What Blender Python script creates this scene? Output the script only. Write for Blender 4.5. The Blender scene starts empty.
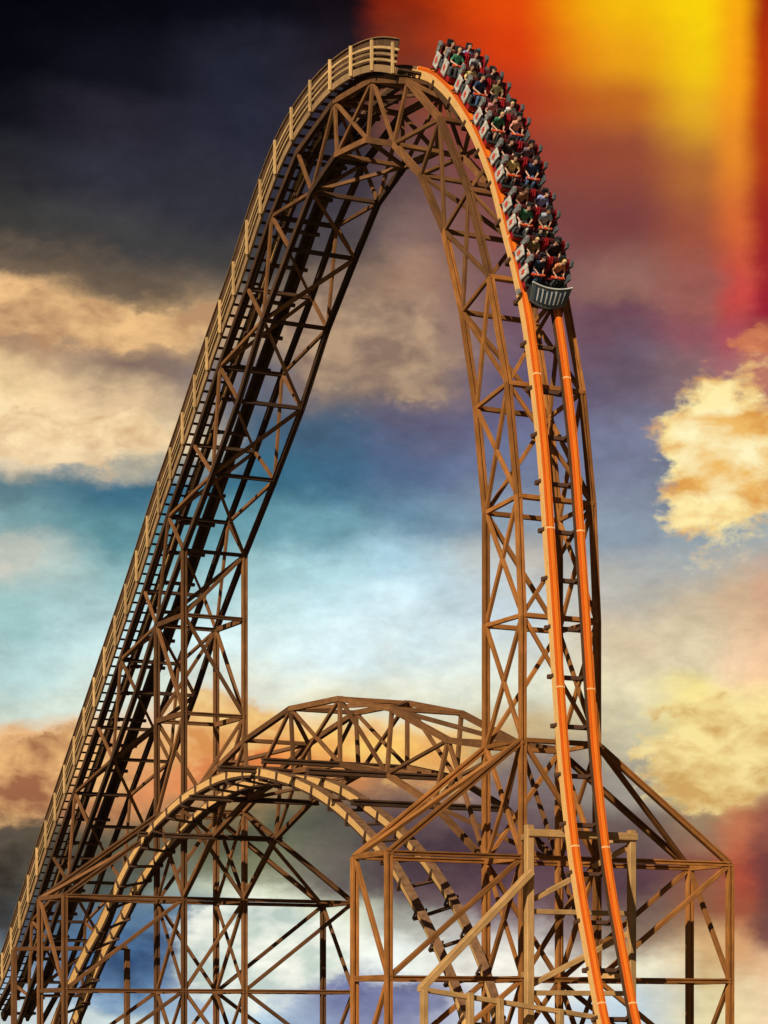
import bpy, bmesh, math, random
from mathutils import Vector, Matrix, noise
random.seed(7)
S = 0.04                      # metres per survey unit
A_, B_ = 0.4472, 0.8944       # hill axis against the viewing axis (hill recedes at 63 deg)
GZ = 65.0                     # eye height above the ground, survey units (2.6 m)
HOR, CX, FPX = 1027.0, 384.0, 2500.0
sc = bpy.context.scene
C = sc.collection
pi = math.pi

# ------------------------------------------------------------------ survey helpers
# World: X runs along the hill (lift -> drop), Y across the track, Z up, ground at 0.
# sw: sight line of the photo met with a frame plane Y = w ; st: with a bent plane X = t
def sw(px, py, w):
    k = (px-CX)/FPX
    t = (k*(FPX+A_*w)-138.5-B_*w)/(A_+k*B_)
    Y = FPX-B_*t+A_*w
    return (t, (HOR-py)*Y/FPX)
def st(px, py, t):
    k = (px-CX)/FPX
    c1 = 138.5+A_*t; c2 = FPX-B_*t
    w = (k*c2-c1)/(B_-k*A_)
    return (w, (HOR-py)*(c2+A_*w)/FPX)
def W(t, w, z): return Vector((t*S, w*S, (z+GZ)*S))

# ------------------------------------------------------------------ materials
def newmat(name):
    m = bpy.data.materials.new(name); m.use_nodes = True
    nt = m.node_tree; nt.nodes.clear()
    o = nt.nodes.new('ShaderNodeOutputMaterial'); b = nt.nodes.new('ShaderNodeBsdfPrincipled')
    nt.links.new(b.outputs[0], o.inputs[0]); return m, nt, b
def wood(name, c, dark=0.55, rough=0.75, var=0.34, grain=(26, 26, 1.2), weather=0.5):
    m, nt, b = newmat(name); N = nt.nodes; L = nt.links
    tc = N.new('ShaderNodeTexCoord'); mp = N.new('ShaderNodeMapping'); mp.inputs['Scale'].default_value = grain
    oi = N.new('ShaderNodeObjectInfo')
    off = N.new('ShaderNodeVectorMath'); off.operation = 'ADD'
    mul = N.new('ShaderNodeMath'); mul.operation = 'MULTIPLY'; mul.inputs[1].default_value = 53
    L.new(oi.outputs['Random'], mul.inputs[0]); L.new(tc.outputs['Object'], off.inputs[0]); L.new(mul.outputs[0], off.inputs[1])
    L.new(off.outputs[0], mp.inputs[0])
    n1 = N.new('ShaderNodeTexNoise'); n1.inputs['Scale'].default_value = 1; n1.inputs['Detail'].default_value = 5
    L.new(mp.outputs[0], n1.inputs[0])
    n2 = N.new('ShaderNodeTexNoise'); n2.inputs['Scale'].default_value = 1.3; n2.inputs['Detail'].default_value = 4
    L.new(off.outputs[0], n2.inputs[0])
    r = N.new('ShaderNodeValToRGB'); r.color_ramp.elements[0].position = .32; r.color_ramp.elements[1].position = .68
    r.color_ramp.elements[0].color = (c[0]*dark, c[1]*dark*.95, c[2]*dark*.9, 1); r.color_ramp.elements[1].color = (*c, 1)
    L.new(n1.outputs[0], r.inputs[0])
    hs = N.new('ShaderNodeHueSaturation')
    v = N.new('ShaderNodeMapRange'); v.inputs[3].default_value = 1-var; v.inputs[4].default_value = 1+var
    L.new(oi.outputs['Random'], v.inputs[0]); 
    v2 = N.new('ShaderNodeMapRange'); v2.inputs[1].default_value = .35; v2.inputs[2].default_value = .7
    v2.inputs[3].default_value = 1-weather*.5; v2.inputs[4].default_value = 1.1
    L.new(n2.outputs[0], v2.inputs[0])
    mm = N.new('ShaderNodeMath'); mm.operation = 'MULTIPLY'; L.new(v.outputs[0], mm.inputs[0]); L.new(v2.outputs[0], mm.inputs[1])
    L.new(mm.outputs[0], hs.inputs['Value']); L.new(r.outputs[0], hs.inputs['Color'])
    L.new(hs.outputs[0], b.inputs['Base Color']); b.inputs['Roughness'].default_value = rough
    b.inputs['Specular IOR Level'].default_value = 0.25
    bp = N.new('ShaderNodeBump'); bp.inputs['Strength'].default_value = .25; bp.inputs['Distance'].default_value = .01
    L.new(n1.outputs[0], bp.inputs['Height']); L.new(bp.outputs[0], b.inputs['Normal'])
    return m
def paint(name, c, rough=0.45, metal=0.0, var=0.12, scale=3):
    m, nt, b = newmat(name); N = nt.nodes; L = nt.links
    tc = N.new('ShaderNodeTexCoord'); n1 = N.new('ShaderNodeTexNoise'); n1.inputs['Scale'].default_value = scale; n1.inputs['Detail'].default_value = 6
    L.new(tc.outputs['Object'], n1.inputs[0])
    r = N.new('ShaderNodeValToRGB'); r.color_ramp.elements[0].position = .35; r.color_ramp.elements[1].position = .65
    r.color_ramp.elements[0].color = (*[x*(1-2*var) for x in c], 1); r.color_ramp.elements[1].color = (*c, 1)
    L.new(n1.outputs[0], r.inputs[0]); L.new(r.outputs[0], b.inputs['Base Color'])
    b.inputs['Roughness'].default_value = rough; b.inputs['Metallic'].default_value = metal
    return m
M = {}
M['brown'] = wood('warm_lit_timber', (.40, .16, .038))  # brown timber, warm light of the right side tinted into its colour
M['shaded_brown'] = wood('shaded_timber', (.23, .102, .036))  # darker copy of the brown timber, left-side shade put into the colour
M['umber_shade'] = wood('umber_shade_timber', (.085, .042, .02))  # near-black timber tone, holds the painted shade of the lift chords
M['tan'] = wood('tan_timber', (.68, .45, .20), dark=.62)
M['pale'] = wood('pale_timber', (.55, .33, .13), dark=.72, var=.1)
def laminated(name, c):
    m, nt, b = newmat(name); N = nt.nodes; L = nt.links
    uv = N.new('ShaderNodeUVMap'); mp = N.new('ShaderNodeMapping'); mp.inputs['Scale'].default_value = (.7, 9, 1)
    L.new(uv.outputs[0], mp.inputs[0]); n1 = N.new('ShaderNodeTexNoise'); n1.inputs['Scale'].default_value = 2; n1.inputs['Detail'].default_value = 6
    L.new(mp.outputs[0], n1.inputs[0])
    r = N.new('ShaderNodeValToRGB'); r.color_ramp.elements[0].position = .3; r.color_ramp.elements[1].position = .62
    r.color_ramp.elements[0].color = (*[x*.62 for x in c], 1); r.color_ramp.elements[1].color = (*c, 1)
    L.new(n1.outputs[0], r.inputs[0])
    # bolt heads and board ends as small dark marks
    mp2 = N.new('ShaderNodeMapping'); mp2.inputs['Scale'].default_value = (4, 4, 1); L.new(uv.outputs[0], mp2.inputs[0])
    vo = N.new('ShaderNodeTexVoronoi'); vo.inputs['Scale'].default_value = 1; vo.inputs['Randomness'].default_value = .7; L.new(mp2.outputs[0], vo.inputs[0])
    lt = N.new('ShaderNodeMath'); lt.operation = 'LESS_THAN'; lt.inputs[1].default_value = .16; L.new(vo.outputs['Distance'], lt.inputs[0])
    mx = N.new('ShaderNodeMix'); mx.data_type = 'RGBA'; L.new(lt.outputs[0], mx.inputs[0]); L.new(r.outputs[0], mx.inputs[6]); mx.inputs[7].default_value = (*[x*.3 for x in c], 1)
    L.new(mx.outputs[2], b.inputs['Base Color']); b.inputs['Roughness'].default_value = .7
    return m
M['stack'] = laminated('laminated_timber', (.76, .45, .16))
M['trim'] = wood('weathered_trim', (.36, .225, .11), dark=.65, var=.1)
M['board'] = wood('fascia_board', (.13, .07, .035))
M['darksteel'] = paint('dark_brown_steel', (.09, .042, .022), .6)
def worn_paint(name, c, c2):
    m, nt, b = newmat(name); N = nt.nodes; L = nt.links
    uv = N.new('ShaderNodeUVMap'); mp = N.new('ShaderNodeMapping'); mp.inputs['Scale'].default_value = (.45, 7, 1); L.new(uv.outputs[0], mp.inputs[0])
    n1 = N.new('ShaderNodeTexNoise'); n1.inputs['Scale'].default_value = 2.2; n1.inputs['Detail'].default_value = 8; n1.inputs['Roughness'].default_value = .65; L.new(mp.outputs[0], n1.inputs[0])
    r = N.new('ShaderNodeValToRGB'); r.color_ramp.elements[0].position = .34; r.color_ramp.elements[1].position = .56
    r.color_ramp.elements[0].color = (*c2, 1); r.color_ramp.elements[1].color = (*c, 1); L.new(n1.outputs[0], r.inputs[0])
    # bolted joints every few metres
    sp = N.new('ShaderNodeSeparateXYZ'); L.new(uv.outputs[0], sp.inputs[0])
    md = N.new('ShaderNodeMath'); md.operation = 'FRACT'; dv = N.new('ShaderNodeMath'); dv.operation = 'DIVIDE'; dv.inputs[1].default_value = 6.5
    L.new(sp.outputs[0], dv.inputs[0]); L.new(dv.outputs[0], md.inputs[0])
    lt = N.new('ShaderNodeMath'); lt.operation = 'LESS_THAN'; lt.inputs[1].default_value = .009; L.new(md.outputs[0], lt.inputs[0])
    mx = N.new('ShaderNodeMix'); mx.data_type = 'RGBA'; L.new(lt.outputs[0], mx.inputs[0]); L.new(r.outputs[0], mx.inputs[6]); mx.inputs[7].default_value = (.9, .55, .25, 1)
    L.new(mx.outputs[2], b.inputs['Base Color']); b.inputs['Roughness'].default_value = .42
    return m
M['orange'] = worn_paint('orange_steel', (.70, .135, .008), (.40, .065, .008))
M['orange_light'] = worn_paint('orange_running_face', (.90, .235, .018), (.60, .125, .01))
M['rust'] = paint('worn_rail_steel', (.30, .16, .08), .5, .3, .2, 4)
M['red'] = paint('red_chassis', (.36, .012, .018), .35)
M['maroon'] = paint('maroon_seat', (.10, .010, .012), .6)
M['silver'] = paint('silver_shell', (.36, .37, .37), .3, .35, .25, 6)
M['nosewhite'] = paint('nose_white', (.62, .64, .62), .35)
M['grey'] = paint('grey_shell', (.12, .14, .15), .4, .2)
M['panelw'] = paint('pale_side_panel', (.64, .61, .55), .4, 0, .25, 7)
M['emblem'] = paint('red_emblem', (.65, .07, .04), .4)
M['gold'] = paint('gold_emblem', (.75, .40, .08), .4)
M['lapbar'] = paint('orange_lap_bar', (.80, .10, .03), .4)
M['black'] = paint('black_rubber', (.02, .02, .022), .6)
M['blueletter'] = paint('blue_grey_ribs', (.035, .06, .09), .35)
M['skin0'] = paint('light_skin', (.62, .36, .25), .5); M['skin1'] = paint('tan_skin', (.45, .24, .15), .5)
M['eye'] = paint('eye_dark', (.02, .015, .012), .3); M['lip'] = paint('lip', (.38, .12, .1), .5)

# ------------------------------------------------------------------ object helpers
def tag(o, label=None, cat=None, group=None, kind=None):
    if label: o['label'] = label
    if cat: o['category'] = cat
    if group: o['group'] = group
    if kind: o['kind'] = kind
    return o
def thing(name, label, cat, loc=(0, 0, 0), group=None):
    o = bpy.data.objects.new(name, None); C.objects.link(o); o.location = loc; o.empty_display_size = .5
    return tag(o, label, cat, group)
def link(name, me, mat, parent, matrix=None):
    o = bpy.data.objects.new(name, me); C.objects.link(o)
    for m in (mat if isinstance(mat, list) else [mat]): me.materials.append(m)
    if parent is not None:
        o.parent = parent
        o.matrix_parent_inverse = Matrix.Identity(4)
        M0 = Matrix.Translation(parent.location)
        if matrix is None: matrix = M0
        o.matrix_local = M0.inverted() @ matrix
    elif matrix is not None: o.matrix_world = matrix
    return o
def mesh_of(verts, faces, name='m'):
    me = bpy.data.meshes.new(name); me.from_pydata(verts, [], faces); me.update(); return me

def beam(name, p0, p1, sx, sy, mat, parent, H=False, ext=0.0, ref=None):
    """one timber: section sx across the frame, sy in the frame; H gives it a recessed web"""
    d = p1-p0; L = d.length; z = d.normalized()
    if ref is None: ref = Vector((0, 1, 0)) if abs(z.y) < .75 else Vector((0, 0, 1))
    x = (ref-z*ref.dot(z)).normalized(); y = z.cross(x)
    j = 1+random.uniform(-.03, .03); sx *= j; sy *= 1+random.uniform(-.03, .03)
    hx, hy = sx/2, sy/2
    if H:
        f = sx*.30; r = sy*.21
        P = [(-hx, -hy), (-hx+f, -hy), (-hx+f, -hy+r), (hx-f, -hy+r), (hx-f, -hy), (hx, -hy),
             (hx, hy), (hx-f, hy), (hx-f, hy-r), (-hx+f, hy-r), (-hx+f, hy), (-hx, hy)]
    else:
        c = min(sx, sy)*.09
        P = [(-hx+c, -hy), (hx-c, -hy), (hx, -hy+c), (hx, hy-c), (hx-c, hy), (-hx+c, hy), (-hx, hy-c), (-hx, -hy+c)]
    n = len(P)
    vs = [(a, b, -ext) for a, b in P]+[(a, b, L+ext) for a, b in P]
    fs = [(i, (i+1) % n, (i+1) % n+n, i+n) for i in range(n)]+[tuple(range(n))[::-1], tuple(range(n, 2*n))]
    me = mesh_of(vs, fs, name)
    mt = Matrix((x, y, z)).transposed().to_4x4(); mt.translation = p0
    return link(name, me, mat, parent, mt)

def box_into(vs, fs, x0, x1, y0, y1, z0, z1, Mx=None):
    b = len(vs)
    for X in (x0, x1):
        for Y in (y0, y1):
            for Z in (z0, z1):
                p = Vector((X, Y, Z)); p = Mx @ p if Mx is not None else p; vs.append(tuple(p))
    for f in ((0, 1, 3, 2), (4, 6, 7, 5), (0, 4, 5, 1), (2, 3, 7, 6), (0, 2, 6, 4), (1, 5, 7, 3)): fs.append(tuple(b+i for i in f))

# ------------------------------------------------------------------ the main hill, surveyed on its left frame (w = 0)
WD = 87.0
CH, PO, BR, LG = .255, .27, .17, .19       # chord, post, brace, ledger sizes (m)
outer_px = [(-10, 1023), (11, 982), (32, 921), (53, 857), (75, 793), (98, 727), (121, 660), (144.6, 591), (168.5, 517), (194, 445),
            (220, 367), (248, 289), (272, 216.5), (298, 153), (335, 102), (373, 80), (408, 81), (440, 119), (469, 190),
            (490, 277), (508, 383), (518, 496), (522.5, 615), (524, 741)]
O = [sw(x, y, 0) for x, y in outer_px]
O[-1] = (0, 287); O[-2] = (O[-2][0], 412)
inner_px = [(68, 882), (89, 826), (113, 759), (136.5, 692), (158, 622), (184, 550), (212.8, 474), (239, 401), (263.5, 320), (290, 249),
            (312, 192), (337, 155), (368, 140), (394, 144), (421, 175), (444.6, 231), (462.7, 312), (476.7, 408), (486, 513), (486, 626), (484.7, 745)]
I = [sw(x, y, 0) for x, y in inner_px]
I[-1] = (-75.5, 287); I[-2] = (-75.5, 412); I[-3] = (I[-3][0], I[-3][1])
dI = ((I[0][0]-I[4][0])/4, (I[0][1]-I[4][1])/4)
I = [(I[0][0]+dI[0]*k, I[0][1]+dI[1]*k) for k in (3, 2, 1)]+I      # down to the foot
# I indices: 0..2 foot, 3..: (68,882)=3 ... A' =7, B' top=8, 13=(312,192), 14,15,16,17, 18=(444,231) ... 23=A287
tA1, tB1 = -999.0, -905.0
I[7] = (tA1, 545); I[8] = (I[8][0], I[8][1]); tB1 = I[8][0]

lift = thing('lift_hill_truss', 'long dark lattice truss climbing from bottom left to the summit, under the service stairs', 'roller coaster truss', tuple(W(I[3][0], WD/2, -GZ)))
summit = thing('summit_truss', 'curved timber lattice arch carrying the track over the highest point of the ride', 'roller coaster truss', tuple(W(-200, WD/2, -GZ)))
dropT = thing('support_tower', 'tall narrow orange-brown lattice tower standing under the steep drop on the right', 'roller coaster tower', tuple(W(-37, WD/2, -GZ)))
liftT = thing('support_tower', 'dark brown lattice tower of four posts propping the inside of the climbing truss', 'roller coaster tower', tuple(W(-950, WD/2, -GZ)))

arch = thing('arch_truss', 'low humped timber lattice arch spanning between the two towers behind the low track', 'roller coaster truss', tuple(W(-420, WD/2, -GZ)))

def n3(p, w): return W(p[0], w, p[1])
def owner(p, q):
    t = (p[0]+q[0])/2; z = (p[1]+q[1])/2
    if t < -440: return lift
    if z > 800: return summit
    return dropT
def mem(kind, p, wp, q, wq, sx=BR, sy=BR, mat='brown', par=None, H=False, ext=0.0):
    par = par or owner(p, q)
    if mat == 'brown' and par in (lift, arch): mat = 'umber_shade' if kind in ('chord', 'ledger') and par == lift else 'shaded_brown'  # lift and arch timbers get the tones with shade painted in
    if mat == 'brown' and par == summit: mat = 'shaded_brown'
    return beam(kind, n3(p, wp), n3(q, wq), sx, sy, M[mat], par, H, ext)

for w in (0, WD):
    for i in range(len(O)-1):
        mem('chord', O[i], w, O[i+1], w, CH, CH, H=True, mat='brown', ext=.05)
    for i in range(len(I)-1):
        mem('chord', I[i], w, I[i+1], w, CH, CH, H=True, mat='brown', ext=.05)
# webs on the lift: an outer node every second panel meets three inner nodes, the ones between meet one
oi = lambda k: O[k]
webs = []
for k, (i0, i1, i2) in {12: (13, 12, 11), 10: (11, 10, 9), 8: (9, 8, 7), 6: (7, 6, 5), 4: (5, 4, 3), 2: (3, 2, 1)}.items():
    webs += [(O[k], I[i0]), (O[k], I[i1]), (O[k], I[i2])]
for k, i0 in {11: 11, 9: 9, 7: 7, 5: 5, 3: 3, 1: 1}.items(): webs.append((O[k], I[i0]))
webs += [(O[13], I[13]), (O[14], I[13]), (O[14], I[14]), (O[14], I[15]), (O[15], I[14]), (O[15], I[15]), (O[15], I[16]), (O[16], I[16]),
         (O[17], I[16]), (O[17], I[17]), (O[17], I[18])]
# drop side ladder: ledger A-B, web down to B, web down to A
for k in range(5):
    a, b = I[18+k], O[18+k]
    webs += [(a, b), (a, O[19+k]), (b, I[19+k])]
webs.append((I[23], O[23]))
for w in (0, WD):
    for p, q in webs: mem('brace', p, w, q, w, .15, .17)
# cross members between the two frames
for k in range(1, 24):
    mem('ledger', O[k], 0, O[k], WD, LG, .3 if k > 12 else .26, par=owner(O[k], O[k]))
for k in range(1, 24):
    if k in (8, 7, 23): pass
    mem('ledger', I[k], 0, I[k], WD, LG, LG)
for k in range(1, 23):      # zigzag in the inner face
    a, b = (0, WD) if k % 2 else (WD, 0)
    mem('brace', I[k], a, I[k+1], b, .17, .17)
for k in range(1, 23):      # zigzag in the outer face
    a, b = (WD, 0) if k % 2 else (0, WD)
    mem('brace', O[k], a, O[k+1], b, .15, .15)
# lengthwise stringers under the track
for w in (24, 63):
    for i in range(len(O)-1):
        if i < 17: mem('stringer', (O[i][0], O[i][1]+6), w, (O[i+1][0], O[i+1][1]+6), w, .2, .26, mat='umber_shade', ext=.03)

# ------------------------------------------------------------------ towers and their outriggers
LV = [287, 170, 48, -GZ]
def tower(T, ta, tb, ztopA, ztopB, mat):
    for w in (0, WD):
        beam('post', W(ta, w, -GZ), W(ta, w, ztopA), PO, PO, M[mat], T, True)
        beam('post', W(tb, w, -GZ), W(tb, w, ztopB), PO, PO, M[mat], T, True)
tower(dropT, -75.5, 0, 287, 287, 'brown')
tower(liftT, tA1, tB1, 545, I[8][1], 'shaded_brown')
lv_left = [545, 415, 287, 170, 48, -GZ]
def ring(T, ta, tb, z):
    mat = 'brown' if T == dropT else 'shaded_brown'
    p = [(ta, 0), (tb, 0), (tb, WD), (ta, WD)]
    for i in range(4):
        a, b = p[i], p[(i+1) % 4]
        beam('ledger', W(a[0], a[1], z), W(b[0], b[1], z), LG, .26, M[mat], T, H=True)
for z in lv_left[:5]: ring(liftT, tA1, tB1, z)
for z in (170, 48): ring(dropT, -75.5, 0, z)
def panel(T, a, b, z0, z1, both=False):
    """diagonal(s) from a at z0 down to b at z1 ; a, b are (t, w)"""
    beam('brace', W(a[0], a[1], z0), W(b[0], b[1], z1), .18, .18, M['brown' if T == dropT else 'shaded_brown'], T)
    if both: beam('brace', W(b[0], b[1], z0), W(a[0], a[1], z1), .15, .15, M['brown' if T == dropT else 'shaded_brown'], T)
def tower_braces(T, ta, tb, lv, first=0, xp=False):
    for i in range(len(lv)-1):
        z0, z1 = lv[i], lv[i+1]
        for w in (0, WD):
            a, b = (ta, w), (tb, w)
            if (i+first) % 2: a, b = b, a
            panel(T, a, b, z0, z1, both=(z0 <= 287))
        for t in (ta, tb):
            a, b = (t, 0), (t, WD)
            if (i+first) % 2 != (t == ta): a, b = b, a
            panel(T, a, b, z0, z1, both=False)
tower_braces(liftT, tA1, tB1, lv_left, 0)
tower_braces(dropT, -75.5, 0, LV, 0)
beam('brace', n3(I[8], WD), W(tB1, 0, 545), .18, .18, M['shaded_brown'], liftT)

def outrigger(label, ta, tb, side, full_b=True, wc=150.0, T=None):
    w0 = 0 if side < 0 else WD
    wcn = -wc if side < 0 else WD+wc+ (12 if side > 0 else 0)
    T = thing('outrigger_frame', label, 'roller coaster support', tuple(W((ta+tb)/2, wcn, -GZ)), 'braced side frames of the two support towers')
    mt = M['brown' if tb == 0 else 'shaded_brown']
    for t in (ta, tb):
        if t == tb and not full_b:
            f = 64.0/wc
            beam('strut', W(t, -64, 287-117*f), W(t, wcn, 170), .23, .26, mt, T, True)
        else:
            beam('strut', W(t, w0, 287), W(t, wcn, 170), .23, .26, mt, T, True)
        beam('post', W(t, wcn, -GZ), W(t, wcn, 170), .27, .27, mt, T, True)
        for z in (170, 48): beam('ledger', W(t, w0, z), W(t, wcn, z), LG, .28, mt, T, True)
        if side > 0: beam('brace', W(t, w0, 48), W(t, wcn, 170), .19, .19, mt, T)
        elif t == tb: beam('brace', W(t, w0, 170), W(t, wcn, 48), .19, .19, mt, T)
        beam('brace', W(t, w0, 48), W(t, wcn, -GZ), .19, .19, mt, T)
    beam('brace', W(tb, w0, 287) if full_b else W(tb, -64, 240), W(ta, wcn, 170), .19, .19, mt, T)
    for z in (170, 48): beam('ledger', W(ta, wcn, z), W(tb, wcn, z), LG, .24, mt, T)
    beam('brace', W(ta, wcn, 170), W(tb, wcn, 48), .18, .18, mt, T)
    beam('brace', W(tb, wcn, 48), W(ta, wcn, -GZ), .18, .18, mt, T)
    return T
outrigger('boxy timber side frame left of the drop tower, with the low track passing behind it', -75.5, 0, -1)
outrigger('timber side frame on the far right with long struts sloping from the drop tower', -75.5, 0, 1)
outrigger('timber side frame at bottom left in front of the foot of the climbing truss', tA1, tB1, -1, False, 166)
outrigger('dark timber side frame between the climbing tower and the middle foreground frame', tA1, tB1, 1)

# ------------------------------------------------------------------ arch truss between the towers
top = [(-905, 287), (-780, 334), (-697, 358), (-560, 382), (-423, 378), (-290, 351), (-158, 303), (-75.5, 289)]
bot = [(-905, 170), (-799, 245), (-689, 284), (-552, 306), (-423, 303), (-302, 280), (-190, 237), (-75.5, 170)]
for w in (0, WD):
    for i in range(7):
        mem('chord', top[i], w, top[i+1], w, .24, .25, par=arch, H=True, ext=.05)
        mem('chord', bot[i], w, bot[i+1], w, .23, .24, par=arch, H=True, ext=.05)
    for a, b in ((1, 1), (2, 2), (3, 3), (4, 4), (5, 5), (6, 6), (3, 2), (3, 4), (4, 3), (4, 5), (6, 5), (6, 7), (2, 1), (0, 1)):
        mem('brace', top[a], w, bot[b], w, .17, .19 if a == b else .15, par=arch)
for i in range(1, 7):
    mem('ledger', top[i], 0, top[i], WD, .2, .2, par=arch)
    if i < 6: mem('brace', top[i], 0 if i % 2 else WD, top[i+1], WD if i % 2 else 0, .18, .18, par=arch)
# bent caps under the low track run out past the arch on its left
for (t, z, w0, w1) in ((-905, 254, -64, 128), (-799, 245, -70, 95), (-689, 284, -78, 96), (-552, 306, -98, WD), (-423, 303, -98, WD), (-302, 280, -98, WD), (-190, 237, -98, WD)):
    beam('cap_beam', W(t+1, w0, z-1), W(t+1, w1, z-1), .26, .34, M['umber_shade'], arch, True)
for i, (t, z) in enumerate(bot[2:7]):
    a, b = (bot[i+2], bot[i+3])
    mem('brace', a, WD if i % 2 else 0, b, 0 if i % 2 else WD, .16, .16, par=arch)

# ------------------------------------------------------------------ curves
def catmull(P, n=14):
    out = []
    Q = [tuple(2*a-b for a, b in zip(P[0], P[1]))]+list(P)+[tuple(2*a-b for a, b in zip(P[-1], P[-2]))]
    for i in range(1, len(Q)-2):
        for k in range(n):
            u = k/n
            out.append(tuple(.5*((2*b)+(-a+c)*u+(2*a-5*b+4*c-d)*u*u+(-a+3*b-3*c+d)*u**3) for a, b, c, d in zip(Q[i-1], Q[i], Q[i+1], Q[i+2])))
    out.append(tuple(P[-1])); return out
def resample(P, step):
    out = [P[0]]; acc = 0; 
    for a, b in zip(P, P[1:]):
        L = math.dist(a, b)
        while acc+L >= step:
            f = (step-acc)/L; a = tuple(x+(y-x)*f for x, y in zip(a, b)); out.append(a); L = math.dist(a, b); acc = 0
        acc += L
    return out
def smooth(P, it):
    P = list(P)
    for _ in range(it): P = [P[0]]+[tuple((a+2*b+c)/4 for a, b, c in zip(P[i-1], P[i], P[i+1])) for i in range(1, len(P)-1)]+[P[-1]]
    return P
def off(P, i, d):
    a, b = P[max(i-1, 0)], P[min(i+1, len(P)-1)]
    L = math.dist(a, b); return (P[i][0]-(b[1]-a[1])/L*d, P[i][1]+(b[0]-a[0])/L*d)
ND = 17.0
liftpts = []
for i in range(0, 17):
    q = off(O, i, ND); liftpts.append(q)
# drop side surveyed from the left rail (w = 24.5)
rail_px = [(430, 71), (442.5, 79.5), (455, 92.5), (467.5, 111), (478, 130), (487, 151), (496, 175), (503, 202), (510, 231), (518, 261), (524.5, 291), (530, 322),
           (536, 366), (541, 410), (545.5, 455), (549, 505), (552, 550), (555, 595), (558, 645), (561.5, 700), (566, 760), (571, 810), (577, 860), (584.5, 908), (593, 955), (602, 1005), (612, 1050)]
droppts = [sw(x, y, 24.5) for x, y in rail_px]
prof = resample(smooth(resample(catmull(liftpts[:-1]+droppts), 6.0), 10), 12.5)     # 0.5 m steps, in survey units
def frame(i):
    a, b = prof[max(i-1, 0)], prof[min(i+1, len(prof)-1)]
    L = math.dist(a, b); T = ((b[0]-a[0])/L, (b[1]-a[1])/L); return T, (-T[1], T[0])
def pn(i, n):      # point n units outward of the deck line
    T, Nn = frame(i); return (prof[i][0]+Nn[0]*n, prof[i][1]+Nn[1]*n)
def sweep(name, idx, w, hw, n0, n1, mat, parent):
    vs, fs = [], []; base = parent.location
    for i in idx:
        for (dw, n) in ((-hw, n0), (hw, n0), (hw, n1), (-hw, n1)):
            p = pn(i, n(i) if callable(n) else n); vs.append(tuple(W(p[0], w+dw, p[1])-base))
    m = len(idx)
    for k in range(m-1):
        for c in range(4): fs.append((4*k+c, 4*k+(c+1) % 4, 4*k+4+(c+1) % 4, 4*k+4+c))
    fs += [(3, 2, 1, 0), (4*m-4, 4*m-3, 4*m-2, 4*m-1)]
    return link(name, uv_strip(mesh_of(vs, fs, name), m), mat, parent)
def uv_strip(me, m):
    uv = me.uv_layers.new(name='UVMap'); k = 0
    for f in range((m-1)*4):
        seg, c = divmod(f, 4)
        for (a, b) in ((seg, 0), (seg, 1), (seg+1, 1), (seg+1, 0)):
            uv.data[k].uv = (a*.5, b+c*2.0); k += 1
    return me
NP = len(prof)
def u_clamp(tie, pos, Tv, nv, wide, top, deep=-.10):
    """steel U bracket gripping the rail on a cross tie, one connected piece"""
    yv = nv.cross(Tv); R = Matrix((Tv, yv, nv)).transposed().to_4x4(); R.translation = pos
    R = (Matrix.Translation(tie.parent.location) @ tie.matrix_basis).inverted() @ R
    h, t, b = wide/2, .05, deep
    P = [(-h-t, top), (-h-t, b-t), (h+t, b-t), (h+t, top), (h, top), (h, b), (-h, b), (-h, top)]
    vs = [tuple(R @ Vector((x, p, q))) for x in (-.06, .06) for p, q in P]; n = 8
    fs = [(i, (i+1) % n, (i+1) % n+n, i+n) for i in range(n)]+[(0, 1, 6, 7), (1, 2, 5, 6), (2, 3, 4, 5), (15, 14, 9, 8), (14, 13, 10, 9), (13, 12, 11, 10)]
    cl = link('clamp', mesh_of(vs, fs, 'clamp'), M['darksteel'], None); cl.parent = tie
# where the walkway ends (px 398 on w=-8) and the drop begins
t_end = sw(398, 60, -8)[0]
iend = min(range(NP), key=lambda i: abs(prof[i][0]-t_end)+(0 if prof[i][1] > 800 else 1e4))
track = thing('coaster_track', 'tall track with bright orange rails, over the summit and down the steep drop', 'roller coaster track', tuple(W(prof[iend][0], WD/2, -GZ)))
allidx = list(range(NP))
for w in (24.5, 59.5):
    sweep('timber_stack', allidx, w, 3.9, -10.0 if w < 30 else -7, -1.6, M['stack'] if w < 30 else M['umber_shade'], track)  # right stack darkened to paint in the shadow of the left rail
    sweep('rail', allidx[iend-1:], w, 3.7, -1.6, 1.8, M['orange'], track)
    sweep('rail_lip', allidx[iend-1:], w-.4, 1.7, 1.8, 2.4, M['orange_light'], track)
    sweep('lift_rail', allidx[:iend], w, 3.6, -1.6, 1.8, M['rust'], track)
for k, i in enumerate(range(2, NP-1, 4)):
    if k > 98: break
    T, Nn = frame(i); c = pn(i, -12.6); e = 10
    if i < iend: c = pn(i, -13)
    t3 = W(c[0], 0, c[1]); 
    nv = Vector((Nn[0], 0, Nn[1]))
    tie = beam('cross_tie', W(c[0], 18, c[1]), W(c[0], 71, c[1]), .15, .17, M['darksteel'], track, ref=nv)
    Tv = Vector((T[0], 0, T[1]))
    for w in (24.5, 59.5): u_clamp(tie, W(c[0], w, c[1]), Tv, nv, .34, .30)
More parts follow.
